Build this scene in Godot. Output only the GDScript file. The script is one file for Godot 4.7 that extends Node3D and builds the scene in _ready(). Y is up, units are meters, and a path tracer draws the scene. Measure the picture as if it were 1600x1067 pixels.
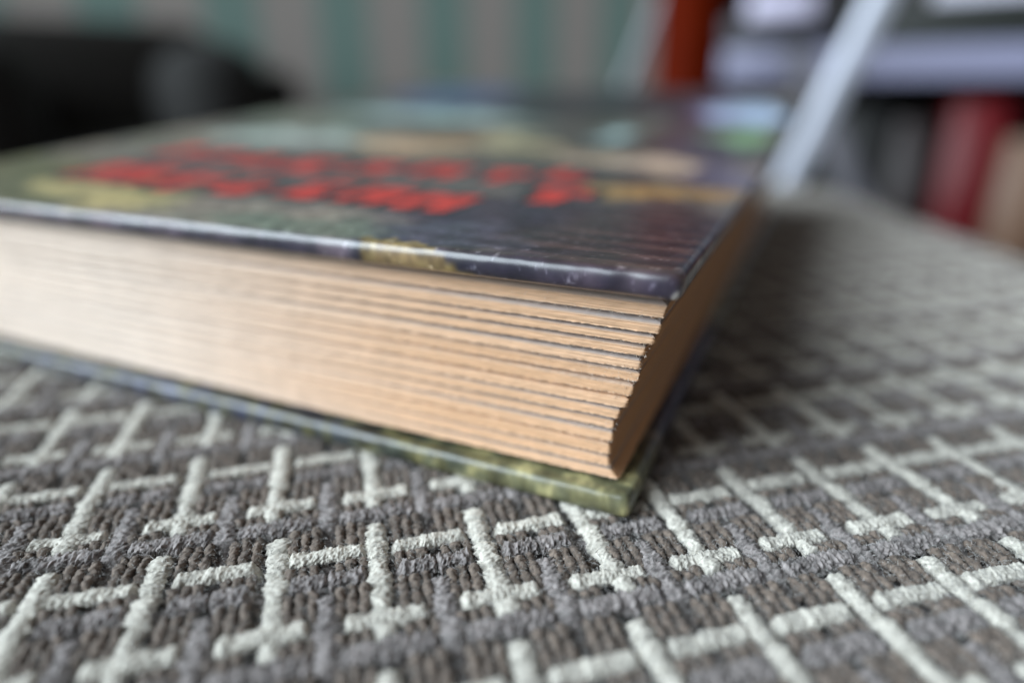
extends Node3D

# ------------------------------------------------------------------ sizes (metres)
const BOOK_W := 0.17
const BOOK_H := 0.24
const FRONT_X := 0.0038
const BACK_T := 0.0036
const FRONT_T := 0.0032
const FLOOR_Y := -0.42
const EDGE_R := 0.022

var soft := FastNoiseLite.new()
var fine := FastNoiseLite.new()
var rng := RandomNumberGenerator.new()
var names := {}


class Shape:
	var v := PackedVector3Array()
	var uv := PackedVector2Array()
	var col := PackedColorArray()
	var idx := PackedInt32Array()

	func put(p: Vector3, c := Color.WHITE, t := Vector2.ZERO) -> int:
		v.append(p); col.append(c); uv.append(t)
		return v.size() - 1

	# outward = (direction of j) x (direction of i)
	func quads(start: int, rows: int, cols: int, flip := false) -> void:
		for i in rows - 1:
			for j in cols - 1:
				var a := start + i * cols + j
				var b := a + 1
				var d := a + cols
				var c := d + 1
				if flip:
					idx.append_array(PackedInt32Array([a, b, c, a, c, d]))
				else:
					idx.append_array(PackedInt32Array([a, c, b, a, d, c]))

	func mesh(mat: Material, smooth := true) -> ArrayMesh:
		var arr := []
		arr.resize(Mesh.ARRAY_MAX)
		arr[Mesh.ARRAY_VERTEX] = v
		arr[Mesh.ARRAY_COLOR] = col
		arr[Mesh.ARRAY_TEX_UV] = uv
		arr[Mesh.ARRAY_INDEX] = idx
		var st := SurfaceTool.new()
		st.create_from_arrays(arr)
		if not smooth:
			st.deindex()
			st.set_smooth_group(-1)
		st.generate_normals()
		st.index()
		var m := st.commit()
		m.surface_set_material(0, mat)
		return m


func numbered(called: String) -> String:
	var n: int = names.get(called, 0)
	names[called] = n + 1
	return called if n == 0 else "%s_%03d" % [called, n]


func thing(called: String, label: String, category: String, at := Vector3.ZERO, turn := 0.0, group := "") -> Node3D:
	var o := Node3D.new()
	o.name = numbered(called)
	add_child(o, true)
	o.position = at
	o.rotation.y = turn
	o.set_meta("label", label)
	o.set_meta("category", category)
	if group:
		o.set_meta("group", group)
	return o


func part(called: String, m: Mesh, parent: Node, at := Vector3.ZERO, label := "") -> MeshInstance3D:
	var o := MeshInstance3D.new()
	o.name = called
	o.mesh = m
	parent.add_child(o, true)
	o.position = at
	if label:
		o.set_meta("label", label)
	return o


func srgb(r: float, g: float, b: float) -> Color:
	return Color(r / 255.0, g / 255.0, b / 255.0)


func plain(c: Color, rough := 0.7, extra := {}) -> StandardMaterial3D:
	var m := StandardMaterial3D.new()
	m.albedo_color = c
	m.roughness = rough
	for k in extra:
		m.set(k, extra[k])
	return m


func grain(freq: float, s: int, low: Color, high: Color, size := 256) -> NoiseTexture2D:
	var n := FastNoiseLite.new()
	n.seed = s
	n.frequency = freq
	n.fractal_octaves = 4
	var t := NoiseTexture2D.new()
	t.width = size; t.height = size
	t.seamless = true
	t.noise = n
	var g := Gradient.new()
	g.set_color(0, low); g.set_color(1, high)
	t.color_ramp = g
	return t


func bumps(freq: float, s: int, strength: float) -> NoiseTexture2D:
	var n := FastNoiseLite.new()
	n.seed = s
	n.frequency = freq
	n.fractal_octaves = 3
	var t := NoiseTexture2D.new()
	t.width = 512; t.height = 512
	t.seamless = true
	t.noise = n
	t.as_normal_map = true
	t.bump_strength = strength
	return t


func box(size: Vector3, r: float, mat: Material, centre := Vector3.ZERO) -> ArrayMesh:
	# a box with rounded edges and corners, standing on its base unless moved
	var s := Shape.new()
	var h := size / 2.0
	r = minf(r, minf(h.x, minf(h.y, h.z)) * 0.98)
	var n := 7
	for face in 6:
		var ax := face / 2
		var sg := 1.0 if face % 2 == 0 else -1.0
		var u := (ax + 1) % 3
		var w := (ax + 2) % 3
		var start := s.v.size()
		for i in n:
			for j in n:
				var p := Vector3.ZERO
				p[ax] = sg * h[ax]
				var ks := [-1.0, 0, 0, 0, 0, 0, 1.0]
				var cut: Array = [-1.0, -1.0 + r * 0.4 / h[u], -1.0 + r / h[u], 0.0, 1.0 - r / h[u], 1.0 - r * 0.4 / h[u], 1.0]
				var cut2: Array = [-1.0, -1.0 + r * 0.4 / h[w], -1.0 + r / h[w], 0.0, 1.0 - r / h[w], 1.0 - r * 0.4 / h[w], 1.0]
				p[u] = cut[i] * h[u]
				p[w] = cut2[j] * h[w]
				var q := p.clamp(-h + Vector3.ONE * r, h - Vector3.ONE * r)
				var d := p - q
				if d.length() > 0.0:
					p = q + d.normalized() * r
				s.put(p + centre + Vector3(0, h.y, 0), Color.WHITE, Vector2(p[u], p[w]))
		s.quads(start, n, n, sg > 0)
	return s.mesh(mat)


func lathe(profile: Array, mat: Material, sides := 32) -> ArrayMesh:
	var s := Shape.new()
	for p in profile:
		for j in sides + 1:
			var a := TAU * j / sides
			s.put(Vector3(cos(a) * p[0], p[1], sin(a) * p[0]), Color.WHITE, Vector2(float(j) / sides, p[1]))
	s.quads(0, profile.size(), sides + 1, true)
	return s.mesh(mat)


# ------------------------------------------------------------------ the book
func cover_y(x: float, z: float) -> float:
	# the upper face of the warped front cover: higher towards the spine and curling at the far corner
	var d := maxf(0.0, -z)
	var s := clampf((FRONT_X - x) / BOOK_W, 0.0, 1.0)
	var sp := 0.0332 + 0.1 * d
	var fo := 0.0325 + 0.0185 * pow(maxf(0.0, d - 0.085) / 0.155, 1.7)
	return lerpf(fo, sp, s)


func front_under(x: float, z: float) -> float:
	return cover_y(x, z) - FRONT_T


func back_top(x: float, z: float) -> float:
	return BACK_T + 0.0003 * soft.get_noise_2d(x * 300.0, z * 300.0)


func back_under(_x: float, _z: float) -> float:
	return 0.0002


func board(x0: float, x1: float, z0: float, z1: float, top: Callable, under: Callable, r: float, nx: int, nz: int, art: Rect2, mat: Material) -> ArrayMesh:
	# z0 is the near (tail) side, z1 the far side; both faces and a rounded rim between them
	var s := Shape.new()
	var xs := PackedFloat32Array()
	var zs := PackedFloat32Array()
	for i in nx + 1:
		xs.append(lerpf(x0 + r, x1 - r, 1.0 - pow(1.0 - float(i) / nx, 1.6)))
	for j in nz + 1:
		zs.append(lerpf(z0 - r, z1 + r, pow(float(j) / nz, 1.6)))
	var uv := func(x: float, z: float) -> Vector2:
		return Vector2((x - art.position.x) / art.size.x, (z - art.position.y) / art.size.y)
	for f in [top, under]:
		var start := s.v.size()
		for i in nx + 1:
			for j in nz + 1:
				s.put(Vector3(xs[i], f.call(xs[i], zs[j]), zs[j]), Color.WHITE, uv.call(xs[i], zs[j]))
		s.quads(start, nx + 1, nz + 1, f == top)
	# rim
	var ring := []
	for i in nx: ring.append([xs[i], zs[0], 0.0, 1.0])
	ring.append([xs[nx], zs[0], 0.38, 0.92])
	ring.append([xs[nx], zs[0], 0.72, 0.72])
	ring.append([xs[nx], zs[0], 0.92, 0.38])
	for j in range(1, nz): ring.append([xs[nx], zs[j], 1.0, 0.0])
	ring.append([xs[nx], zs[nz], 0.7, -0.7])
	for i in range(nx - 1, 0, -1): ring.append([xs[i], zs[nz], 0.0, -1.0])
	ring.append([xs[0], zs[nz], -0.7, -0.7])
	for j in range(nz - 1, 0, -1): ring.append([xs[0], zs[j], -1.0, 0.0])
	ring.append([xs[0], zs[0], -0.7, 0.7])
	ring.append(ring[0])
	var start := s.v.size()
	var steps := 14
	for q in ring:
		var yt: float = top.call(q[0], q[1])
		var yb: float = under.call(q[0], q[1])
		for k in steps + 1:
			var a := PI * k / steps
			var c := cos(a)
			var out := r * pow(sin(a), 0.7)
			var wob := (0.00007 * fine.get_noise_3d(q[0] * 1400.0, k * 0.6, q[1] * 1400.0) + 0.00010 * fine.get_noise_3d(q[0] * 16000.0, k * 4.0, q[1] * 16000.0))
			out = maxf(0.0, out + wob * sin(a))
			var y := (yt + yb) / 2.0 + (yt - yb) / 2.0 * signf(c) * pow(absf(c), 0.85)
			var arc := (r * 0.6 + (yt - yb)) * float(k) / steps
			s.put(Vector3(q[0] + q[2] * out, y, q[1] + q[3] * out), Color.WHITE, uv.call(q[0] + q[2] * arc, q[1] + q[3] * arc))
	s.quads(start, ring.size(), steps + 1)
	return s.mesh(mat)


func blob(list: Array, x: float, d: float, c: Color) -> Color:
	for b in list:
		var ca := cos(b[4])
		var sa := sin(b[4])
		var dx: float = x - b[0]
		var dd: float = d - b[1]
		var e := Vector2((dx * ca + dd * sa) / b[2], (dd * ca - dx * sa) / b[3]).length()
		if e < 1.35:
			c = c.lerp(b[5], (1.0 - smoothstep(0.7, 1.35, e)) * b[6])
	return c


func front_art() -> ImageTexture:
	# the painted cover with reflections, sheen and haze drawn in, in millimetres: x from the fore edge (negative to the left), d from the tail edge
	var low := Image.create(228, 318, false, Image.FORMAT_RGB8)
	var blobs := [
		[-90, 160, 95, 90, 0.0, srgb(62, 62, 58), 0.75],
		[-60, 200, 60, 42, 0.1, srgb(36, 37, 44), 0.9],
		[-132, 195, 26, 34, 0.0, srgb(60, 82, 120), 0.9],
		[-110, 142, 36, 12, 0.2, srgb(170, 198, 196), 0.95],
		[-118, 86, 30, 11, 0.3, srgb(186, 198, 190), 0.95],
		[-140, 112, 22, 14, -0.2, srgb(116, 124, 106), 0.8],
		[-88, 88, 16, 13, 0.4, srgb(206, 168, 130), 0.95],
		[-66, 112, 16, 15, 0.5, srgb(196, 186, 146), 0.9],
		[-88, 118, 12, 14, 0.5, srgb(90, 62, 48), 0.6],
		[-45, 124, 20, 9, 0.2, srgb(40, 38, 40), 0.8],
		[-19, 99, 28, 9, 0.06, srgb(222, 194, 170), 0.95],
		[-50, 101, 15, 6, 0.0, srgb(140, 120, 92), 0.7],
		[-12, 128, 14, 22, 0.0, srgb(80, 70, 88), 0.7],
		[-30, 66, 16, 18, 0.2, srgb(26, 26, 38), 0.85],
		[-22, 185, 9, 40, 0.0, srgb(92, 52, 84), 0.75],  # dim reflection of the post, painted in
		[-9, 196, 14, 20, 0.0, srgb(196, 218, 250), 0.95],  # pale reflection of the shelf, painted in
		[-6, 152, 9, 15, 0.0, srgb(150, 196, 138), 0.8],  # green reflection in the gloss, painted in
		[-41, 150, 6, 28, -0.2, srgb(196, 226, 226), 0.95],  # reflection of the thin white leg, painted in
		[-80, 175, 26, 14, 0.1, srgb(28, 28, 32), 0.8],
		[-40, 160, 20, 16, 0.2, srgb(66, 62, 50), 0.7],
		[-4, 85, 6, 26, 0.0, srgb(86, 76, 104), 0.8],
		[-78, 40, 76, 30, 0.16, srgb(92, 86, 86), 0.75],
		[-15, 56, 8, 9, 0.3, srgb(172, 132, 76), 0.95],
		[-2, 62, 6, 10, 0.2, srgb(164, 124, 74), 0.95],
		[-9, 66, 5, 4, 0.0, srgb(172, 150, 110), 0.7],
		[-60, 8, 52, 12, 0.05, srgb(142, 130, 118), 0.85],  # patch paled to carry haze from the reflected wall
		[-54, 3, 20, 6, 0.05, srgb(100, 118, 102), 0.6],
		[-120, 12, 30, 17, 0.1, srgb(92, 92, 60), 0.8],
		[-108, 11, 24, 6, -0.18, srgb(190, 172, 118), 0.95],
		[-150, 25, 22, 12, 0.0, srgb(96, 92, 56), 0.8],
		[-20, 20, 26, 20, 0.0, srgb(56, 48, 66), 0.95],
		[-30, 6, 9, 9, 0.0, srgb(52, 62, 84), 0.6],
		[-24, 9, 13, 8, 0.1, srgb(100, 96, 110), 0.7],  # sheen by the near corner, painted in
		[-4, 20, 13, 22, 0.0, srgb(68, 50, 52), 0.8],
	]
	for py in 318:
		for px in 228:
			var x := -172.0 + px * 182.0 / 227.0
			var d := 246.0 - py * 253.0 / 317.0
			var wx := x + 7.0 * soft.get_noise_3d(x * 5.0, d * 5.0, 3.0) + 3.0 * fine.get_noise_3d(x * 12.0, d * 12.0, 8.0)
			var wd := d + 7.0 * soft.get_noise_3d(x * 5.0, d * 5.0, 31.0) + 3.0 * fine.get_noise_3d(x * 12.0, d * 12.0, 48.0)
			var c := srgb(104, 98, 90).lerp(srgb(146, 134, 112), clampf(0.5 + soft.get_noise_2d(x * 7.0, d * 7.0), 0, 1))  # ground colour lightened to include haze on the gloss
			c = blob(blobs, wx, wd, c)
			# the strokes of the dark wooden ground in the lower corner
			if x > -40.0 and d < 52.0:
				var k := smoothstep(-40.0, -22.0, x) * (1.0 - smoothstep(36.0, 52.0, d))
				var band := sin(d * 1.25 + 1.6 * soft.get_noise_2d(x * 6.0, d * 30.0) + 0.1 * x) * 0.5 + 0.5
				c = c.lerp(srgb(98, 70, 64), k * band * 0.55 * smoothstep(-24.0, -8.0, x))
				c = c.lerp(srgb(20, 15, 24), k * (1.0 - band) * 0.42)
			# the outer edge of the boards
			if d < 1.2:
				var e := clampf(0.5 + 1.2 * soft.get_noise_2d(x * 9.0, 77.0), 0, 1)
				c = c.lerp(srgb(34, 32, 48).lerp(srgb(92, 78, 92), e), 0.85 * (1.0 - smoothstep(-0.6, 1.2, d)))
			if x < -26.0 - d * 2.2 and x > -38.0 - d * 0.3 and d < 2.2 + 1.5 * fine.get_noise_2d(x * 20.0, 5.0):
				c = c.lerp(srgb(176, 150, 88).lerp(srgb(128, 104, 58), clampf(0.5 + 1.6 * fine.get_noise_2d(x * 30.0, d * 30.0), 0, 1)), 0.68)
			low.set_pixel(px, py, c)
	low.resize(912, 1272, Image.INTERPOLATE_CUBIC)
	# bold red lettering in two slanting rows, dark round its edges
	var w := 912
	var h := 1272
	var data := low.get_data()
	var rows := [
		[[-131, 52, 8], [-117, 51, 9], [-103, 51, 8], [-89, 51, 11], [-74, 54, 9], [-60, 59, 11], [-45, 60, 9], [-33, 67, 9]],
		[[-126, 28, 10], [-113, 27, 11], [-98, 25, 11], [-83, 27, 8], [-69, 29, 9], [-56, 29, 10], [-43, 28, 11], [-27, 43, 11]],
	]
	var shapes := [
		[[-0.5, -0.5, -0.1, 0.5], [0.12, -0.5, 0.5, 0.5], [-0.5, 0.0, 0.5, 0.45]],
		[[-0.5, -0.5, -0.15, 0.5], [-0.5, 0.22, 0.5, 0.5], [-0.5, -0.5, 0.5, -0.15], [-0.5, -0.12, 0.3, 0.1]],
		[[-0.22, -0.5, 0.22, 0.5], [-0.5, 0.08, 0.5, 0.5]],
		[[-0.5, -0.5, -0.15, 0.5], [-0.2, 0.15, 0.5, 0.5], [0.2, 0.0, 0.5, 0.5], [-0.2, -0.1, 0.5, 0.1], [0.15, -0.5, 0.5, -0.1]],
		[[-0.5, -0.5, -0.08, 0.5], [-0.5, -0.5, 0.5, -0.1], [0.2, -0.5, 0.5, 0.2]],
	]
	for r in 2:
		for n in 8:
			var l: Array = rows[r][n]
			var sh: Array = shapes[(n * 2 + r * 3) % 5]
			var x0 := int((l[0] - 10.0 + 172.0) / 182.0 * w)
			var x1 := int((l[0] + 10.0 + 172.0) / 182.0 * w)
			var y0 := int((246.0 - l[1] - 13.0) / 253.0 * h)
			var y1 := int((246.0 - l[1] + 13.0) / 253.0 * h)
			for py in range(y0, y1):
				for px in range(x0, x1):
					var a: float = (px * 182.0 / w - 172.0 - l[0]) / l[2]
					var b: float = (246.0 - py * 253.0 / h - l[1]) / 15.0
					a += 0.06 * fine.get_noise_2d(px * 1.5, py * 1.5)
					b += 0.06 * fine.get_noise_2d(px * 1.5 + 900, py * 1.5)
					var gap := 9.0
					for q in sh:
						gap = minf(gap, maxf(maxf((q[0] - a) * l[2], (a - q[2]) * l[2]), maxf((q[1] - b) * 15.0, (b - q[3]) * 15.0)))
					if gap < 2.6:
						var at := (py * w + px) * 3
						var c := srgb(212, 50, 42) if gap < 0.0 else srgb(24, 22, 34)
						var k := 1.0 if gap < 1.2 else 1.0 - (gap - 1.2) / 1.4
						data[at] = int(lerpf(data[at], c.r8, k))
						data[at + 1] = int(lerpf(data[at + 1], c.g8, k))
						data[at + 2] = int(lerpf(data[at + 2], c.b8, k))
	# speckle and rubbed places
	for py in h:
		for px in w:
			var n := fine.get_noise_2d(px * 2.2, py * 2.2)
			var k := 1.0 + 0.28 * n
			var at := (py * w + px) * 3
			var rub := maxf(0.0, fine.get_noise_2d(px * 5.0 + 300.0, py * 5.0) - 0.36) * 190.0
			data[at] = clampi(int(data[at] * k + rub), 0, 255)
			data[at + 1] = clampi(int(data[at + 1] * k + rub), 0, 255)
			data[at + 2] = clampi(int(data[at + 2] * k + rub), 0, 255)
	var im := Image.create_from_data(w, h, false, Image.FORMAT_RGB8, data)
	# the paper worn white at the near corner
	for py in range(h - 70, h):
		for px in range(w - 70, w):
			var x := px * 182.0 / w - 172.0
			var d := 246.0 - py * 253.0 / h
			var q := Vector2(x - 4.2, d + 1.6).length() + 0.8 * fine.get_noise_2d(px * 4.0, py * 4.0)
			if q < 1.5:
				im.set_pixel(px, py, im.get_pixel(px, py).lerp(srgb(205, 200, 196), 1.0 - smoothstep(0.9, 1.5, q)))
	return ImageTexture.create_from_image(im)


func back_art() -> ImageTexture:
	var im := Image.create(728, 512, false, Image.FORMAT_RGB8)
	for py in 512:
		for px in 728:
			var x := -172.0 + px * 182.0 / 727.0
			var d := 246.0 - py * 253.0 / 511.0
			var n := soft.get_noise_2d(x * 22.0, d * 22.0)
			var m := (0.9 * fine.get_noise_2d(x * 7.0 + d * 3.0, d * 11.0 - x * 2.0) + 0.25 * fine.get_noise_2d(x * 40.0, d * 40.0))
			var c := srgb(66, 72, 98).lerp(srgb(66, 74, 62), smoothstep(-60.0, -30.0, x)).lerp(srgb(92, 90, 60), clampf(0.5 + 1.4 * n, 0, 1))  # bluish window highlight painted into the left part
			c = c.lerp(srgb(170, 160, 114), clampf(m * 1.9, 0, 1) * smoothstep(-60.0, -8.0, x))
			c = c.lerp(srgb(150, 146, 108), smoothstep(-34.0, -12.0, x) * 0.6)
			c = c.lerp(srgb(24, 26, 24), smoothstep(0.1, 0.5, soft.get_noise_2d(x * 14.0 + 90.0, d * 14.0)) * 0.6 * (1.0 - smoothstep(-45.0, -25.0, x)))
			c = c.lerp(srgb(70, 62, 88), smoothstep(8.0, 26.0, d) * smoothstep(-12.0, 2.0, x) * (1.0 - smoothstep(60.0, 80.0, d)))
			im.set_pixel(px, py, c * (0.9 + 0.45 * m))
	return ImageTexture.create_from_image(im)


func fore_shift(f: float) -> float:
	# how far the leaning text block's fore edge stands from x = 0 at each height (0 bottom, 1 top)
	var at := [0.0, 0.05, 0.2, 0.35, 0.47, 0.56, 0.7, 0.8, 0.9, 1.0]
	var to := [-2.3, -3.5, -3.7, -3.0, -1.9, -1.0, -0.2, 0.6, 1.4, 2.2]
	for i in 9:
		if f <= at[i + 1]:
			return lerpf(to[i], to[i + 1], (f - at[i]) / (at[i + 1] - at[i])) * 0.001
	return 0.0022


func page_bundle(k: int, f0: float, f1: float, mat: Material) -> ArrayMesh:
	# one folded bundle of rough pages: rings of the outline, sheet by sheet from its lower lip to its upper groove
	var s := Shape.new()
	var path := []          # x, z, normal x, normal z, arc length
	var xl := -BOOK_W + 0.003
	var zt := -0.0026
	var zh := -BOOK_H + 0.004
	var x := 0.0
	var xs := [0.0]
	var step := 0.00016
	while x > xl:
		x -= step
		step = minf(step * 1.022, 0.0022)
		xs.append(maxf(x, xl))
	xs.reverse()
	var cr := 0.00035
	for q in xs:
		if q < -cr: path.append([q, zt, 0.0, 1.0])
	for i in 5:
		var a := PI / 2 * i / 4.0
		path.append([-cr + cr * sin(a), zt - cr + cr * cos(a), sin(a), cos(a)])
	var z := zt - cr
	step = 0.0002
	while z > zh:
		z -= step
		step = minf(step * 1.05, 0.004)
		path.append([0.0, maxf(z, zh), 1.0, 0.0])
	for i in 12: path.append([lerpf(0.0, xl, (i + 1) / 12.0), zh, 0.0, -1.0])
	for i in 12: path.append([xl, lerpf(zh, zt, (i + 1) / 12.0), -1.0, 0.0])
	var prof := [[0.0, -1.15], [0.05, -0.85], [0.085, -0.2], [0.13, 0.12]]
	var sheets := 9
	for i in sheets:
		var v0 := 0.15 + 0.58 * i / sheets
		var out := 0.02 - 0.26 * pow(float(i) / sheets, 1.5) + rng.randf_range(-0.08, 0.08)
		prof.append([v0 + 0.006, out])
		prof.append([v0 + 0.046, out + rng.randf_range(-0.03, 0.03)])
		prof.append([v0 + 0.058, out - rng.randf_range(0.05, 0.2)])
	prof.append_array([[0.76, -0.34], [0.82, -0.55], [0.87, -0.75], [0.94, -0.98], [1.0, -1.15]])
	var lip := rng.randf_range(-0.14, 0.18)
	var tip := rng.randf_range(-0.0004, 0.0003)
	var start := s.v.size()
	var paper := Color(0.60, 0.365, 0.21).lerp(Color(0.66, 0.43, 0.275), rng.randf())
	for q in path:
		var near := 1.0 - smoothstep(0.0, 0.05, -q[0])
		for j in prof.size():
			var v: float = prof[j][0]
			var f := lerpf(f0, f1, v)
			var o: float = prof[j][1] + lip * (1.0 - absf(v - 0.35))
			# wandering of the cut, roughness of the lip and loose fibres
			o += 0.24 * soft.get_noise_3d(q[0] * 260.0, k * 31.0, q[1] * 260.0)
			o += 0.06 * fine.get_noise_3d(q[0] * 30000.0, j * 2.4 + k * 60.0, q[1] * 36000.0)
			var edge := maxf(0.0, 1.0 - absf(v - 0.09) / 0.09) + 0.5 * maxf(0.0, 1.0 - absf(v - 0.8) / 0.1)
			o += edge * (0.42 * fine.get_noise_3d(q[0] * 85000.0, k * 91.0, q[1] * 85000.0) - 0.02)
			o *= 0.001
			var px: float = q[0] + q[2] * o
			var pz: float = q[1] + q[3] * o
			px += tip * near * near * near
			px += fore_shift(f) * clampf(1.0 + px / 0.12, 0.0, 1.0)
			var wave := 0.00036 * soft.get_noise_3d(q[0] * 120.0 + 40.0, k * 17.0, q[1] * 120.0) * (1.0 - absf(2.0 * f - 1.0))
			var top := front_under(px, pz) - 0.0006
			var y := lerpf(BACK_T + 0.0006, top, f) + wave
			var c := paper.lerp(Color(0.70, 0.60, 0.52), smoothstep(0.015, 0.10, -q[0]) * 0.9)  # window glare painted in: paper pales towards the spine
			c = c * (1.0 + 0.26 * fine.get_noise_3d(q[0] * 12000.0, j * 9.0 + k * 40.0, q[1] * 12000.0) + 0.12 * soft.get_noise_3d(q[0] * 200.0, j * 1.3 + k * 9.0, 5.0))
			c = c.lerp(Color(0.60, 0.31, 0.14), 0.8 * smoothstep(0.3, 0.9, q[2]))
			# pale loose fibre along the lip, greyer on the upper shoulder
			c = c.lerp(Color(0.74, 0.64, 0.54), 0.5 * edge * clampf(0.5 + 1.2 * fine.get_noise_2d(q[0] * 60000.0, k * 50.0), 0.0, 1.0))
			var shoulder_grey := smoothstep(0.6, 0.8, v) * (0.45 + 0.55 * near) * clampf(0.7 + 1.2 * soft.get_noise_2d(q[0] * 500.0, k * 23.0 + 400.0), 0.0, 1.0)
			c = c.lerp(Color(0.27, 0.26, 0.27), shoulder_grey * 0.85)
			c.a = 1.0
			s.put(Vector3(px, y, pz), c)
	# paths run along +x on the near side; profile runs upwards
	s.quads(start, path.size(), prof.size())
	# torn fibres along the lip, thickest near the open corner
	for n in 420:
		var d := 0.055 * pow(rng.randf(), 1.5)
		var hx := -d
		var v := 0.07 + 0.09 * rng.randf() if rng.randf() < 0.65 else 0.1 + 0.7 * rng.randf()
		var f := lerpf(f0, f1, v)
		var bx := hx + fore_shift(f) * clampf(1.0 + hx / 0.12, 0.0, 1.0)
		var base := Vector3(bx, lerpf(BACK_T + 0.0006, front_under(bx, zt) - 0.0006, f), zt - 0.00008 - 0.00026 * clampf(v - 0.2, 0.0, 1.0))
		var reach := rng.randf_range(0.00012, 0.00042)
		var dir := Vector3(rng.randfn() * 0.8, rng.randfn() * 0.6, 0.35 + rng.randf()).normalized()
		var across := dir.cross(Vector3(rng.randfn(), rng.randfn(), 0.2)).normalized() * 0.000022
		var bend := Vector3(rng.randfn(), rng.randfn() - 0.5, 0.0) * reach * 0.3
		var tone := Color(0.74, 0.64, 0.53).lerp(Color(0.5, 0.44, 0.4), rng.randf())
		var at := s.v.size()
		for q in 3:
			var m := base + dir * reach * q / 2.0 + bend * q * q / 4.0
			s.put(m - across * (1.0 - 0.35 * q), tone)
			s.put(m + across * (1.0 - 0.35 * q), tone)
		s.quads(at, 3, 2)
	# the flat upper and lower faces
	for side in [0, prof.size() - 1]:
		var c := Vector3.ZERO
		for i in path.size(): c += s.v[start + i * prof.size() + side]
		c /= path.size()
		c = Vector3(-0.08, 0.0, -0.12)
		c.y = lerpf(BACK_T + 0.0006, front_under(c.x, c.z) - 0.0006, f0 if side == 0 else f1)
		var m := s.put(c, paper)
		for i in path.size() - 1:
			var a: int = start + i * prof.size() + side
			var b: int = a + prof.size()
			s.idx.append_array(PackedInt32Array([m, b, a] if side else [m, a, b]))
	return s.mesh(mat)


func build_book() -> void:
	var book := thing("hardcover_book", "thick old hardcover book with red title, glossy painted cover and rough yellowed pages", "book", Vector3(0, -0.0004, 0))
	var gloss := {"clearcoat_enabled": true, "clearcoat": 0.8, "clearcoat_roughness": 0.2, "normal_enabled": true, "normal_scale": 0.35, "texture_repeat": true}
	var fm := plain(Color.WHITE, 0.36, gloss)
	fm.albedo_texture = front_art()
	fm.normal_texture = bumps(0.03, 5, 2.0)
	fm.clearcoat_texture = grain(0.035, 8, srgb(40, 40, 40), srgb(255, 255, 255), 512)
	var bm := plain(Color.WHITE, 0.4, gloss)
	bm.albedo_texture = back_art()
	bm.normal_texture = fm.normal_texture
	bm.clearcoat_texture = fm.clearcoat_texture
	var art := Rect2(-0.172, -0.246, 0.182, 0.253)
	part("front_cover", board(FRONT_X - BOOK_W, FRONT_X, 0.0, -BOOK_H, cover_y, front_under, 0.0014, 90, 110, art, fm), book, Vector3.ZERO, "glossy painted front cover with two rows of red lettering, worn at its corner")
	part("back_cover", board(-BOOK_W, 0.0, 0.0, -BOOK_H, back_top, back_under, 0.0013, 90, 110, art, bm), book, Vector3.ZERO, "olive and gold back cover lying on the fabric")
	var sp := Shape.new()
	for i in 41:
		var z := lerpf(0.0, -BOOK_H, i / 40.0)
		for j in 13:
			var a := j / 12.0
			var top := cover_y(-BOOK_W + FRONT_X, z)
			sp.put(Vector3(-BOOK_W + 0.003 * a - 0.007 * sin(PI * a), lerpf(0.0003, top, a), z), Color.WHITE, Vector2(0.02 + 0.1 * a, i / 40.0))
	sp.quads(0, 41, 13, true)
	part("spine", sp.mesh(fm), book)
	var paper := plain(Color.WHITE, 0.9, {"vertex_color_use_as_albedo": true})
	# heights of the fourteen bundles as measured at the near corner
	var ys := [4.2, 5.9, 7.6, 9.4, 11.2, 12.9, 14.6, 16.2, 18.1, 19.8, 21.5, 23.1, 24.5, 26.3, 28.7]
	for k in 14:
		var f0: float = (ys[k] - 4.2) / 24.5
		var f1: float = (ys[k + 1] - 4.2) / 24.5
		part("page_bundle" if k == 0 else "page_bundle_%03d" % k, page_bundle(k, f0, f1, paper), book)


# ------------------------------------------------------------------ the woven footstool
var weft_dir := Vector2(0.777, -0.629)
var warp_dir := Vector2(0.629, 0.777)
var weave_at := Vector2(-0.0094, 0.0174)
var stool_e := Vector2(0.337, 0.9415)     # along its right side, towards the viewer
var stool_n := Vector2(0.9415, -0.337)    # out of its right side
var stool_c := Vector2.ZERO
var stool_half := Vector2(0.30, 0.30)


func stool_sd(p: Vector2) -> Array:
	# signed distance past the line where the top begins to curve down, and the way out
	var q := Vector2((p - stool_c).dot(stool_e), (p - stool_c).dot(stool_n))
	var r := 0.06
	var a := q.abs() - stool_half + Vector2(r, r)
	var m := Vector2(maxf(a.x, 0.0), maxf(a.y, 0.0))
	var d := m.length() + minf(maxf(a.x, a.y), 0.0) - r
	var g: Vector2
	if m.length() > 0.00001:
		g = m.normalized() * q.sign()
	else:
		g = Vector2(signf(q.x), 0) if a.x > a.y else Vector2(0, signf(q.y))
	return [d, (stool_e * g.x + stool_n * g.y)]


func drape(p: Vector2) -> Transform3D:
	# the frame of the upholstery at a point of the flat cloth
	var sd := stool_sd(p)
	var d: float = sd[0]
	var g: Vector2 = sd[1]
	var flat := Basis(Vector3(weft_dir.x, 0, weft_dir.y), Vector3.UP, Vector3(warp_dir.x, 0, warp_dir.y))
	if d <= 0.0:
		return Transform3D(flat, Vector3(p.x, 0, p.y))
	var a := minf(d / EDGE_R, PI / 2)
	var down := maxf(0.0, d - EDGE_R * PI / 2)
	var base := p - g * d + g * EDGE_R * sin(a)
	var turn := Basis(Vector3(g.y, 0, -g.x), a)
	return Transform3D(turn * flat, Vector3(base.x, -EDGE_R * (1.0 - cos(a)) - down, base.y))


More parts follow.
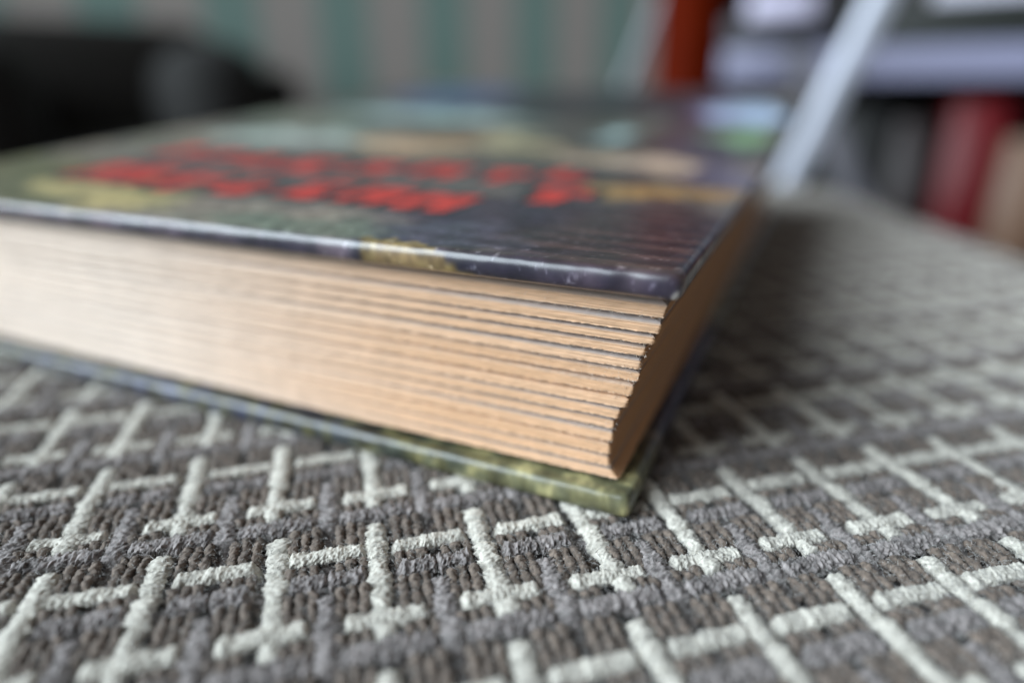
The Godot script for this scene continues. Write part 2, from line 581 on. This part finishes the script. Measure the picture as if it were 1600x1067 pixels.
func yarn(s: Shape, along: int, from: float, to: float, side: float, rise: Callable, half: float, thick: float, step: float, around: int, rough: float, seed_at: float, c: Color, twist := 0.0, shade := 0.35) -> void:
	# a yarn in millimetres; along 0 runs in the weft (x), 1 in the warp (z)
	var n := int(ceilf((to - from) / step)) + 1
	var start := s.v.size()
	for i in n:
		var t := lerpf(from, to, float(i) / (n - 1))
		var endf := clampf(minf(t - from, to - t) / 0.5, 0.0, 1.0)
		endf = sqrt(maxf(0.02, endf * (2.0 - endf)))
		var y: float = rise.call(t)
		var drift := 0.16 * soft.get_noise_2d(t * 11.0, seed_at * 3.0)
		var wide := half * (1.0 + 0.3 * soft.get_noise_2d(t * 40.0, seed_at * 50.0 + 7.0))
		for j in around + 1:
			var a := TAU * j / around
			var ca := cos(a) * half
			var sa := sin(a) * thick
			var bump := 1.0 + rough * (0.7 * fine.get_noise_3d(t * 62.0, ca * 62.0, sa * 62.0 + seed_at * 37.0) + 0.55 * fine.get_noise_3d(t * 150.0, ca * 150.0 + 50.0, sa * 150.0 + seed_at * 71.0))
			if twist > 0.0:
				bump += twist * sin(a * 2.0 + t * 5.0)
			var p := Vector3(t, y + sin(a) * thick * endf * bump, side + drift + cos(a) * wide * endf * bump)
			if along == 1:
				p = Vector3(p.z, p.y, p.x)
			var k := 1.0 + shade * (fine.get_noise_3d(t * 85.0, ca * 85.0, sa * 85.0 + seed_at * 13.0) + 0.6 * soft.get_noise_2d(t * 60.0, seed_at * 90.0))
			s.put(p * 0.001, Color(c.r * k, c.g * k, c.b * k))
	s.quads(start, n, around + 1, along == 1)


func hump(t: float, at: float, width: float) -> float:
	var d := absf(t - at) / width
	return 0.0 if d >= 1.0 else 0.5 + 0.5 * cos(PI * d)


func cream_weft(variant: int, mat: Material) -> ArrayMesh:
	var s := Shape.new()
	var rise := func(t: float) -> float: return -0.88 - 1.3 * (1.0 - smoothstep(0.0, 1.3, 5.0 - absf(t))) + 0.12 * cos(t * 1.4)
	yarn(s, 0, -5.0, 5.0, 0.0, rise, 1.2, 0.66, 0.11, 36, 0.5, variant * 7.0 + 2.0, Color(0.57, 0.545, 0.485), 0.0, 0.3)
	return s.mesh(mat)


func cream_warp(variant: int, mat: Material) -> ArrayMesh:
	# from the end of one grey float to the next: a long float, a dip under the cream weft and a short knot
	var s := Shape.new()
	var rise := func(t: float) -> float:
		var y := -0.74 - 1.5 * (1.0 - smoothstep(0.0, 1.1, t - 5.9)) - 1.5 * (1.0 - smoothstep(0.0, 0.8, 26.1 - t))
		y -= 0.9 * hump(t, 22.5, 1.3)
		return y - 0.42 * hump(t, 9.3, 0.55) - 0.42 * hump(t, 13.3, 0.55) - 0.42 * hump(t, 18.0, 0.55) + 0.1 * sin(t * 0.9)
	yarn(s, 1, 5.9, 26.1, 0.0, rise, 1.26, 0.64, 0.11, 36, 0.5, variant * 9.0 + 50.0, Color(0.57, 0.545, 0.485), 0.0, 0.3)
	return s.mesh(mat)


func ground_tile(variant: int, mat: Material) -> ArrayMesh:
	# the brown and grey yarns of one repeat, 12.2 mm by 22.6 mm
	var s := Shape.new()
	var sd := variant * 100.0
	var grey := Color(0.235, 0.211, 0.206)
	var brown := Color(0.155, 0.121, 0.098)
	var dark := Color(0.115, 0.09, 0.075)
	var hw := 6.1
	var hl := 11.3
	# grey wefts, one floating over the cream warp and one between
	var g1 := func(t: float) -> float: return -0.85 - 1.4 * smoothstep(0.0, 1.4, absf(t) - 4.1)
	yarn(s, 0, -hw, hw, 4.3, g1, 1.3, 0.72, 0.12, 34, 0.85, sd + 1.0, grey, 0.0, 0.9)
	var g2 := func(t: float) -> float: return -0.85 - 1.5 * (1.0 - smoothstep(0.0, 1.4, absf(t) - 1.1))
	yarn(s, 0, -hw, hw, -7.0, g2, 1.3, 0.72, 0.12, 34, 0.85, sd + 2.0, grey, 0.0, 0.9)
	# grey warp between the cream ones, on top where the first cream weft and first grey weft pass below
	var gw := func(t: float) -> float: return -0.95 - 1.4 * smoothstep(0.0, 1.6, absf(t - 0.6) - 4.6)
	yarn(s, 1, -hl, hl, hw, gw, 1.25, 0.66, 0.12, 34, 0.85, sd + 3.0, grey, 0.0, 0.9)
	# thin brown warps: up between the thick wefts, down below them
	var k := 0
	for a in [2.1, 3.4, 4.7, -2.1, -3.4, -4.7]:
		var ph := float(k % 2)
		var up := func(t: float) -> float:
			var y := -0.74 + 0.16 * cos(TAU * t / 3.1 + PI * ph)
			for w in [0.0, 11.3, -11.3, 4.3, -7.0]:
				y -= 1.1 * hump(t, w, 1.9)
			return maxf(y, -2.6)
		yarn(s, 1, -hl - 0.1, hl + 0.1, a, up, 0.53, 0.46, 0.11, 22, 0.62, sd + 10.0 + k, brown.lerp(dark, rng.randf() * 0.6), 0.1, 0.7)
		k += 1
	k = 0
	for b in [2.2, 6.3, 7.7, 9.1, -9.1, -5.0, -3.6, -2.2]:
		var ph := float(k % 2)
		var over := func(t: float) -> float: return -1.7 + 0.3 * cos(PI * (t / 1.3 + ph)) - 0.5 * hump(t, 0.0, 1.7) - 0.5 * hump(absf(t), 6.1, 1.7)
		yarn(s, 0, -hw - 0.1, hw + 0.1, b, over, 0.55, 0.42, 0.15, 12, 0.5, sd + 30.0 + k, brown.lerp(dark, rng.randf()), 0.1)
		k += 1
	return s.mesh(mat)


func hairs(variant: int, mat: Material) -> ArrayMesh:
	# loose fibre ends standing up from one repeat of the cloth
	var s := Shape.new()
	for i in 4200:
		var p := Vector3(rng.randf_range(-6.1, 6.1), -0.35 + rng.randf_range(-0.35, 0.1), rng.randf_range(-11.3, 11.3))
		var t := Vector3(rng.randfn(), rng.randf_range(-0.1, 0.8), rng.randfn()).normalized()
		var b := Vector3(rng.randfn(), rng.randf_range(-0.5, 0.6), rng.randfn()).normalized()
		var len := rng.randf_range(0.2, 0.6)
		var side := t.cross(b).normalized() * 0.026
		var g := rng.randf_range(0.14, 0.5)
		var c := Color(g, g * 0.98, g * 0.95)
		var start := s.v.size()
		for q in 4:
			var f := q / 3.0
			var m := p + t * len * f + b * len * 0.5 * f * f
			s.put((m - side * (1.0 - 0.7 * f)) * 0.001, c)
			s.put((m + side * (1.0 - 0.7 * f)) * 0.001, c)
		s.quads(start, 4, 2)
	return s.mesh(mat)


func scatter(called: String, m: Mesh, where: Array, parent: Node) -> void:
	if where.is_empty():
		return
	var mm := MultiMesh.new()
	mm.transform_format = MultiMesh.TRANSFORM_3D
	mm.mesh = m
	mm.instance_count = where.size()
	for i in where.size():
		mm.set_instance_transform(i, where[i])
	var o := MultiMeshInstance3D.new()
	o.name = called
	o.multimesh = mm
	parent.add_child(o, true)
	o.set_meta("kind", "stuff")


func build_footstool() -> void:
	stool_c = Vector2(0.083, -0.180) - stool_n * (0.004 + 0.30) + stool_e * 0.095
	var stool := thing("footstool", "square footstool upholstered in taupe tweed with a cream woven grid", "footstool")
	# the padded body under the cloth
	var s := Shape.new()
	var ring := []
	for i in 97:
		var a := TAU * i / 96.0
		var dir := stool_e * cos(a) + stool_n * sin(a)
		var lo := 0.0
		var hi := 0.6
		for n in 30:
			var m := (lo + hi) / 2
			if stool_sd(stool_c + dir * m)[0] < 0.0: lo = m
			else: hi = m
		ring.append(stool_c + dir * lo)
	var cols := 0
	for p in ring:
		var g: Vector2 = stool_sd(p + (p - stool_c).normalized() * 0.0005)[1]
		var line := [[stool_c.lerp(p, 0.001), -0.0023], [p, -0.0023]]
		for k in range(1, 9):
			var a := PI / 2 * k / 8.0
			line.append([p + g * (EDGE_R - 0.0023) * sin(a), -0.0023 - (EDGE_R - 0.0023) * (1.0 - cos(a))])
		line.append([p + g * (EDGE_R - 0.0023), FLOOR_Y + 0.05])
		line.append([p + g * (EDGE_R - 0.02), FLOOR_Y + 0.04])
		line.append([stool_c, FLOOR_Y + 0.04])
		cols = line.size()
		for q in line:
			s.put(Vector3(q[0].x, q[1], q[0].y))
	s.quads(0, ring.size(), cols, true)
	var body_mat := plain(Color(0.045, 0.035, 0.03).linear_to_srgb(), 0.95)
	var cloth := part("upholstery", s.mesh(body_mat), stool)
	for sx in [-1, 1]:
		for sz in [-1, 1]:
			var p: Vector2 = stool_c + stool_e * 0.25 * sx + stool_n * 0.25 * sz
			part("leg", lathe([[0.0, 0.0], [0.018, 0.0], [0.022, 0.045], [0.0, 0.045]], plain(srgb(60, 38, 24), 0.5)), stool, Vector3(p.x, FLOOR_Y, p.y))
	# the cloth, yarn by yarn
	var chenille := plain(Color.WHITE, 0.82, {"vertex_color_use_as_albedo": true, "rim_enabled": true, "rim": 0.35, "rim_tint": 0.3})
	var hair_mat := plain(Color.WHITE, 0.35, {"vertex_color_use_as_albedo": true})
	var tiles := []
	var fuzz := []
	var wefts := []
	var warps := []
	for i in 4:
		tiles.append(ground_tile(i, chenille))
		fuzz.append(hairs(i, hair_mat))
	for i in 6:
		wefts.append(cream_weft(i, chenille))
		warps.append(cream_warp(i, chenille))
	var tile_at := [[], [], [], []]
	var fuzz_at := [[], [], [], []]
	var cream := []
	var reach := EDGE_R * PI / 2 + 0.10
	var eye := Vector2(0.0146, 0.0673)
	var look := Vector2(-0.414, -0.91)
	for r in range(-40, 41):
		for q in range(-70, 71):
			var p := weave_at + weft_dir * 0.0122 * q + warp_dir * 0.0226 * r
			if stool_sd(p)[0] > reach:
				continue
			var t := drape(p)
			var v := rng.randi() % 4
			tile_at[v].append(t)
			if t.origin.distance_to(Vector3(0, 0, 0.02)) < 0.11:
				fuzz_at[v].append(t)
			for half in 2:
				var pw := p + weft_dir * 0.0061 * half + warp_dir * 0.0113 * half
				cream.append([pw, 0])
			cream.append([p + warp_dir * 0.0155, 1])
	# every cream yarn near the lens is a piece of its own; the far ones are gathered
	for c in cream:
		var d: Vector2 = c[0] - eye
		var ahead := d.dot(look)
		var off := absf(d.cross(look))
		var inside := ahead > 0.015 and off < 0.035 + ahead * 0.85
		c.append(ahead if inside else 9.0)
	cream.sort_custom(func(a, b): return a[2] < b[2])
	var far_at := [[], [], [], [], [], [], [], [], [], [], [], []]
	var made := 0
	for c in cream:
		var v := rng.randi() % 6
		var t := drape(c[0])
		var m: Mesh = wefts[v]
		if c[1] == 1:
			m = warps[v]
			t = t * Transform3D(Basis.IDENTITY, Vector3(0, 0, -0.0155))
		t = t * Transform3D(Basis(Vector3.UP, rng.randf_range(-0.04, 0.04)), Vector3(rng.randf_range(-0.0004, 0.0004), rng.randf_range(-0.00022, 0.00008), rng.randf_range(-0.0004, 0.0004)))
		if made < 296 and c[2] < 1.0:
			var o := part("cream_yarn" if made == 0 else "cream_yarn_%03d" % made, m, cloth)
			o.transform = t
			made += 1
		else:
			far_at[v + 6 * c[1]].append(t)
	for i in 4:
		scatter("ground_weave", tiles[i], tile_at[i], cloth)
		scatter("loose_fibres", fuzz[i], fuzz_at[i], cloth)
	for i in 12:
		scatter("far_cream_yarns", wefts[i] if i < 6 else warps[i - 6], far_at[i], cloth)


# ------------------------------------------------------------------ what stands behind
func build_setting() -> void:
	var fl := part("floor", box(Vector3(6.0, 0.05, 6.0), 0.002, plain(srgb(92, 74, 60), 0.6, {"uv1_triplanar": true, "uv1_world_triplanar": true, "albedo_texture": grain(0.02, 3, srgb(120, 100, 84), srgb(200, 180, 160))})), self, Vector3(-0.5, FLOOR_Y - 0.05, -0.6))
	fl.set_meta("kind", "structure")
	fl.set_meta("label", "dim brown floor under the footstool and the armchair")
	# striped wallpaper: pale taupe and sea green
	var im := Image.create(128, 64, false, Image.FORMAT_RGB8)
	for y in 64:
		for x in 128:
			var g := smoothstep(27.0, 30.0, float(x)) * (1.0 - smoothstep(94.0, 97.0, float(x)))
			var c := srgb(140, 168, 160).lerp(srgb(186, 178, 172), g)
			im.set_pixel(x, y, c * (1.0 + 0.05 * fine.get_noise_2d(x * 6.0, y * 6.0)))
	var wm := plain(Color.WHITE, 0.75)
	wm.albedo_texture = ImageTexture.create_from_image(im)
	var pitch := 0.2668
	wm.uv1_scale = Vector3(1.0 / pitch, 1.0, 1.0)
	# texture x = 0 is the middle of a green stripe; the wall's middle is set over its own green stripe
	wm.uv1_offset = Vector3(0.96, 0, 0)
	var dir := Vector3(0.719, 0, -0.695)
	var out := Vector3(0.695, 0, 0.719)
	var wall := part("wall", box(Vector3(7.0, 2.6, 0.1), 0.002, wm), self)
	wall.transform = Transform3D(Basis(dir, Vector3.UP, out), Vector3(-1.151, FLOOR_Y, -1.431) + dir * pitch * 2.0 - out * 0.05)
	wall.set_meta("kind", "structure")
	wall.set_meta("label", "wall papered in green and pale taupe vertical stripes")


func build_armchair() -> void:
	var face := Vector3(0.80, 0, 0.55)
	var turn := atan2(face.x, face.z)
	var o := thing("armchair", "dark grey armchair with bulky padded arms before the striped wall", "armchair", Vector3(-1.315, FLOOR_Y, -0.855), turn)
	var m := plain(srgb(34, 33, 32), 0.8, {"rim_enabled": true, "rim": 0.3})
	var dark := plain(srgb(34, 30, 26), 0.85)
	part("seat_base", box(Vector3(0.50, 0.2, 0.5), 0.02, dark), o, Vector3(0, 0.08, 0))
	part("seat_cushion", box(Vector3(0.22, 0.11, 0.46), 0.04, dark), o, Vector3(0, 0.282, 0.02))
	part("backrest", box(Vector3(0.50, 0.50, 0.12), 0.05, dark), o, Vector3(0, 0.13, -0.24))
	for sx in [-1, 1]:
		part("armrest", box(Vector3(0.185, 0.45, 0.46), 0.08, m), o, Vector3(0.19 * sx, 0.12, 0.05))
		for sz in [-1, 1]:
			part("leg", lathe([[0.0, 0.0], [0.014, 0.0], [0.02, 0.085], [0.0, 0.085]], plain(srgb(40, 26, 18), 0.5)), o, Vector3(0.22 * sx, 0, 0.2 * sz))
	var c := thing("suitcase", "black upright suitcase standing beside the grey armchair", "suitcase", Vector3(-1.142, FLOOR_Y, -1.085), turn)
	var black := plain(srgb(16, 17, 16), 0.6)
	part("body", box(Vector3(0.13, 0.50, 0.36), 0.03, black), c, Vector3(0, 0.02, 0))
	part("handle", box(Vector3(0.03, 0.03, 0.14), 0.012, black), c, Vector3(0, 0.52, 0))
	for sz in [-1, 1]:
		part("foot", box(Vector3(0.10, 0.022, 0.03), 0.005, black), c, Vector3(0, 0, 0.13 * sz))


func build_post() -> void:
	var m := plain(srgb(92, 24, 1), 0.6, {"uv1_triplanar": true, "uv1_scale": Vector3(14, 1.5, 14), "albedo_texture": grain(0.03, 9, srgb(170, 150, 140), srgb(255, 240, 230)), "metallic_specular": 0.12})
	var o := thing("wooden_post", "round red brown varnished wooden post rising behind the book", "post", Vector3(-0.129, FLOOR_Y, -0.72))
	part("shaft", lathe([[0.0, 0.0], [0.05, 0.0], [0.05, 0.03], [0.037, 0.04], [0.036, 0.3], [0.036, 0.64], [0.0, 0.64]], m), o)
	part("knob", lathe([[0.0, 0.64], [0.03, 0.641], [0.028, 0.645], [0.04, 0.655], [0.042, 0.665], [0.036, 0.675], [0.0, 0.68]], m), o)


func strut(a: Vector3, b: Vector3, w: float, d: float, mat: Material, parent: Node, called: String) -> void:
	var y := (b - a).normalized()
	var z := (Vector3(0.41, 0, 0.91) - y * y.dot(Vector3(0.41, 0, 0.91))).normalized()
	var x := y.cross(z)
	var o := part(called, box(Vector3(w, a.distance_to(b), d), 0.004, mat), parent)
	o.transform = Transform3D(Basis(x, y, z), a)


func build_stand() -> void:
	var m := plain(srgb(222, 226, 240), 0.35)
	var o := thing("folding_stand", "white folding stand with crossed slanting legs behind the footstool's edge", "stand")
	var a0 := Vector3(-0.006, -0.027, -0.532)
	var a1 := Vector3(0.040, 0.110, -0.482)
	var d := (a1 - a0) / (a1.y - a0.y)
	strut(a0 + d * (FLOOR_Y - a0.y), a0 + d * (0.32 - a0.y), 0.019, 0.014, m, o, "leg")
	var c0 := Vector3(-0.242, 0.038, -0.847)
	var c1 := Vector3(-0.195, 0.131, -0.808)
	var e := (c1 - c0) / (c1.y - c0.y)
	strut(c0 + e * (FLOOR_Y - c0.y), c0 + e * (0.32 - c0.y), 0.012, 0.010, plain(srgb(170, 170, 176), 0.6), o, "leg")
	var grey := plain(srgb(84, 82, 88), 0.6)
	var b0 := Vector3(0.054, -0.035, -0.582)
	var b1 := Vector3(0.018, 0.028, -0.613)
	var f := (b1 - b0) / (b1.y - b0.y)
	strut(b0 + f * (FLOOR_Y - b0.y), b0 + f * (0.09 - b0.y), 0.022, 0.012, grey, o, "cross_leg")
	strut(a0 + d * (0.30 - a0.y), c0 + e * (0.30 - c0.y), 0.02, 0.014, m, o, "top_rail")


func shelf_book(called: String, label: String, parent_at: Transform3D, x: float, y: float, size: Vector3, c: Color, flat := false, pages := Color(0.8, 0.76, 0.68), group := "") -> void:
	# spine towards the room; flat ones lie on their side
	var o := thing(called, label, "book", parent_at * Vector3(x, y, 0), parent_at.basis.get_euler().y, group)
	var m := plain(c, 0.5)
	var t := 0.0025
	var h := Node3D.new()
	var w := size.x
	var hh := size.y
	var dd := size.z
	if flat:
		part("cover", box(Vector3(w, t, dd), 0.001, m), o, Vector3(w / 2, 0, -dd / 2))
		part("cover", box(Vector3(w, t, dd), 0.001, m), o, Vector3(w / 2, hh - t, -dd / 2))
		part("pages", box(Vector3(w - 0.008, hh - 2 * t, dd - 0.006), 0.001, plain(pages, 0.9)), o, Vector3(w / 2, t, -dd / 2))
		part("spine", box(Vector3(w, hh, 0.003), 0.001, m), o, Vector3(w / 2, 0, 0.0015))
	else:
		part("cover", box(Vector3(t, hh, dd), 0.001, m), o, Vector3(t / 2, 0, -dd / 2))
		part("cover", box(Vector3(t, hh, dd), 0.001, m), o, Vector3(w - t / 2, 0, -dd / 2))
		part("pages", box(Vector3(w - 2 * t, hh - 0.008, dd - 0.006), 0.001, plain(pages, 0.9)), o, Vector3(w / 2, 0.004, -dd / 2))
		var s := Shape.new()
		for i in 9:
			var a := lerpf(-1.0, 1.0, i / 8.0)
			for j in 2:
				s.put(Vector3(w / 2 + a * w / 2, hh * j, 0.006 * (1.0 - a * a)))
		s.quads(0, 9, 2, true)
		for i in 8:
			s.idx.append_array(PackedInt32Array([0, i * 2, i * 2 + 2, 1, i * 2 + 3, i * 2 + 1]))
		part("spine", s.mesh(m), o)
	h.free()


func build_shelf() -> void:
	var turn := -0.057
	var at := Vector3(-0.12, FLOOR_Y, -0.925)
	var o := thing("bookshelf", "white painted bookshelf holding upright and lying books", "bookshelf", at, turn)
	var white := plain(srgb(138, 138, 164), 0.45)
	var dark := plain(srgb(34, 30, 28), 0.7)
	for y in [0.14, 0.487, 0.80]:
		part("shelf_board", box(Vector3(0.9, 0.04, 0.27), 0.003, white), o, Vector3(0.395, y, -0.135))
	part("side_panel", box(Vector3(0.02, 0.86, 0.27), 0.003, dark), o, Vector3(-0.066, 0, -0.135))
	part("side_panel", box(Vector3(0.02, 0.86, 0.27), 0.003, dark), o, Vector3(0.856, 0, -0.135))
	part("back_panel", box(Vector3(0.9, 0.86, 0.01), 0.002, dark), o, Vector3(0.395, 0, -0.276))
	var f := Transform3D(Basis(Vector3.UP, turn), at) * Transform3D(Basis.IDENTITY, Vector3(0, 0, -0.035))
	shelf_book("upright_book", "almost black tall upright book, first from the shelf's left side", f, 0.02, 0.18, Vector3(0.06, 0.27, 0.18), srgb(17, 16, 14))
	shelf_book("upright_book", "dark olive brown upright book next to the almost black one", f, 0.085, 0.18, Vector3(0.055, 0.25, 0.18), srgb(24, 22, 16))
	shelf_book("upright_book", "charcoal upright book beside the dark olive brown one", f, 0.144, 0.18, Vector3(0.075, 0.275, 0.18), srgb(18, 18, 18))
	shelf_book("upright_book", "dark maroon brown upright book left of the bright red one", f, 0.222, 0.18, Vector3(0.056, 0.26, 0.18), srgb(26, 9, 9))
	shelf_book("upright_book", "deep red upright book between the maroon and the tan books", f, 0.281, 0.18, Vector3(0.062, 0.285, 0.18), srgb(98, 0, 10))
	shelf_book("upright_book", "tan upright book at the right of the red one", f, 0.345, 0.18, Vector3(0.06, 0.24, 0.18), srgb(120, 92, 74))
	shelf_book("upright_book", "brown upright book at the right of the tan one", f, 0.410, 0.18, Vector3(0.06, 0.25, 0.18), srgb(80, 60, 48))
	shelf_book("lying_book", "thick black book lying flat under the pale lilac booklet", f, -0.02, 0.527, Vector3(0.17, 0.042, 0.16), srgb(32, 30, 40), true, Color(0.1, 0.1, 0.1))
	shelf_book("lying_book", "pale lilac booklet lying on the thick black book", f, 0.02, 0.569, Vector3(0.085, 0.03, 0.13), srgb(214, 208, 232), true)
	shelf_book("lying_book", "dark green album lying flat under the thick white book", f, 0.16, 0.527, Vector3(0.24, 0.050, 0.17), srgb(26, 30, 26), true, Color(0.08, 0.09, 0.08))
	shelf_book("lying_book", "thick white book lying on the dark green album", f, 0.235, 0.577, Vector3(0.16, 0.045, 0.14), srgb(218, 216, 230), true)


func _ready() -> void:
	# camera: a compact camera's lens wide open, close to the corner of the book
	var cam := Camera3D.new()
	cam.name = "camera"
	add_child(cam)
	var basis_cols := Basis(Vector3(0.9107, -0.0029, -0.4132), Vector3(-0.1442, 0.9348, -0.3245), Vector3(0.3872, 0.3551, 0.8509)).orthonormalized()
	cam.transform = Transform3D(basis_cols, Vector3(0.0145861, 0.04968743 + 0.0, 0.06731203))
	var lens := CameraAttributesPhysical.new()
	lens.frustum_focal_length = 22.66
	lens.frustum_focus_distance = 0.0755
	lens.frustum_near = 0.002
	lens.frustum_far = 20.0
	lens.exposure_aperture = 4.2
	cam.attributes = lens
	cam.keep_aspect = Camera3D.KEEP_HEIGHT
	cam.fov = rad_to_deg(2.0 * atan(533.5 / 1007.55))
	cam.near = 0.002
	cam.far = 20.0
	cam.current = true
	# light: a window high at the left, and the dim light of the room
	var env := Environment.new()
	env.background_mode = Environment.BG_COLOR
	env.background_color = Color(0.130, 0.127, 0.125).linear_to_srgb()
	env.tonemap_mode = Environment.TONE_MAPPER_LINEAR
	env.tonemap_exposure = 1.0
	env.sdfgi_enabled = true
	env.ssao_enabled = true
	env.ssil_enabled = true
	var we := WorldEnvironment.new()
	we.name = "environment"
	we.environment = env
	add_child(we)
	var win := SpotLight3D.new()
	win.name = "window_light"
	win.light_size = 1.5
	win.light_energy = 26.0
	win.light_color = Color(0.91, 0.965, 1.0)
	win.spot_angle = 39.0
	win.spot_angle_attenuation = 0.75
	win.spot_range = 12.0
	win.spot_attenuation = 2.0
	win.shadow_enabled = true
	add_child(win)
	win.look_at_from_position(Vector3(-1.75, 1.55, 1.45), Vector3(0.6, 0.0, -1.0))

	soft.seed = 11
	soft.frequency = 0.01
	soft.fractal_octaves = 2
	fine.seed = 23
	fine.frequency = 0.02
	fine.fractal_octaves = 3
	rng.seed = 4711
	build_setting()
	build_footstool()
	build_book()
	build_post()
	build_stand()
	build_shelf()
	build_armchair()
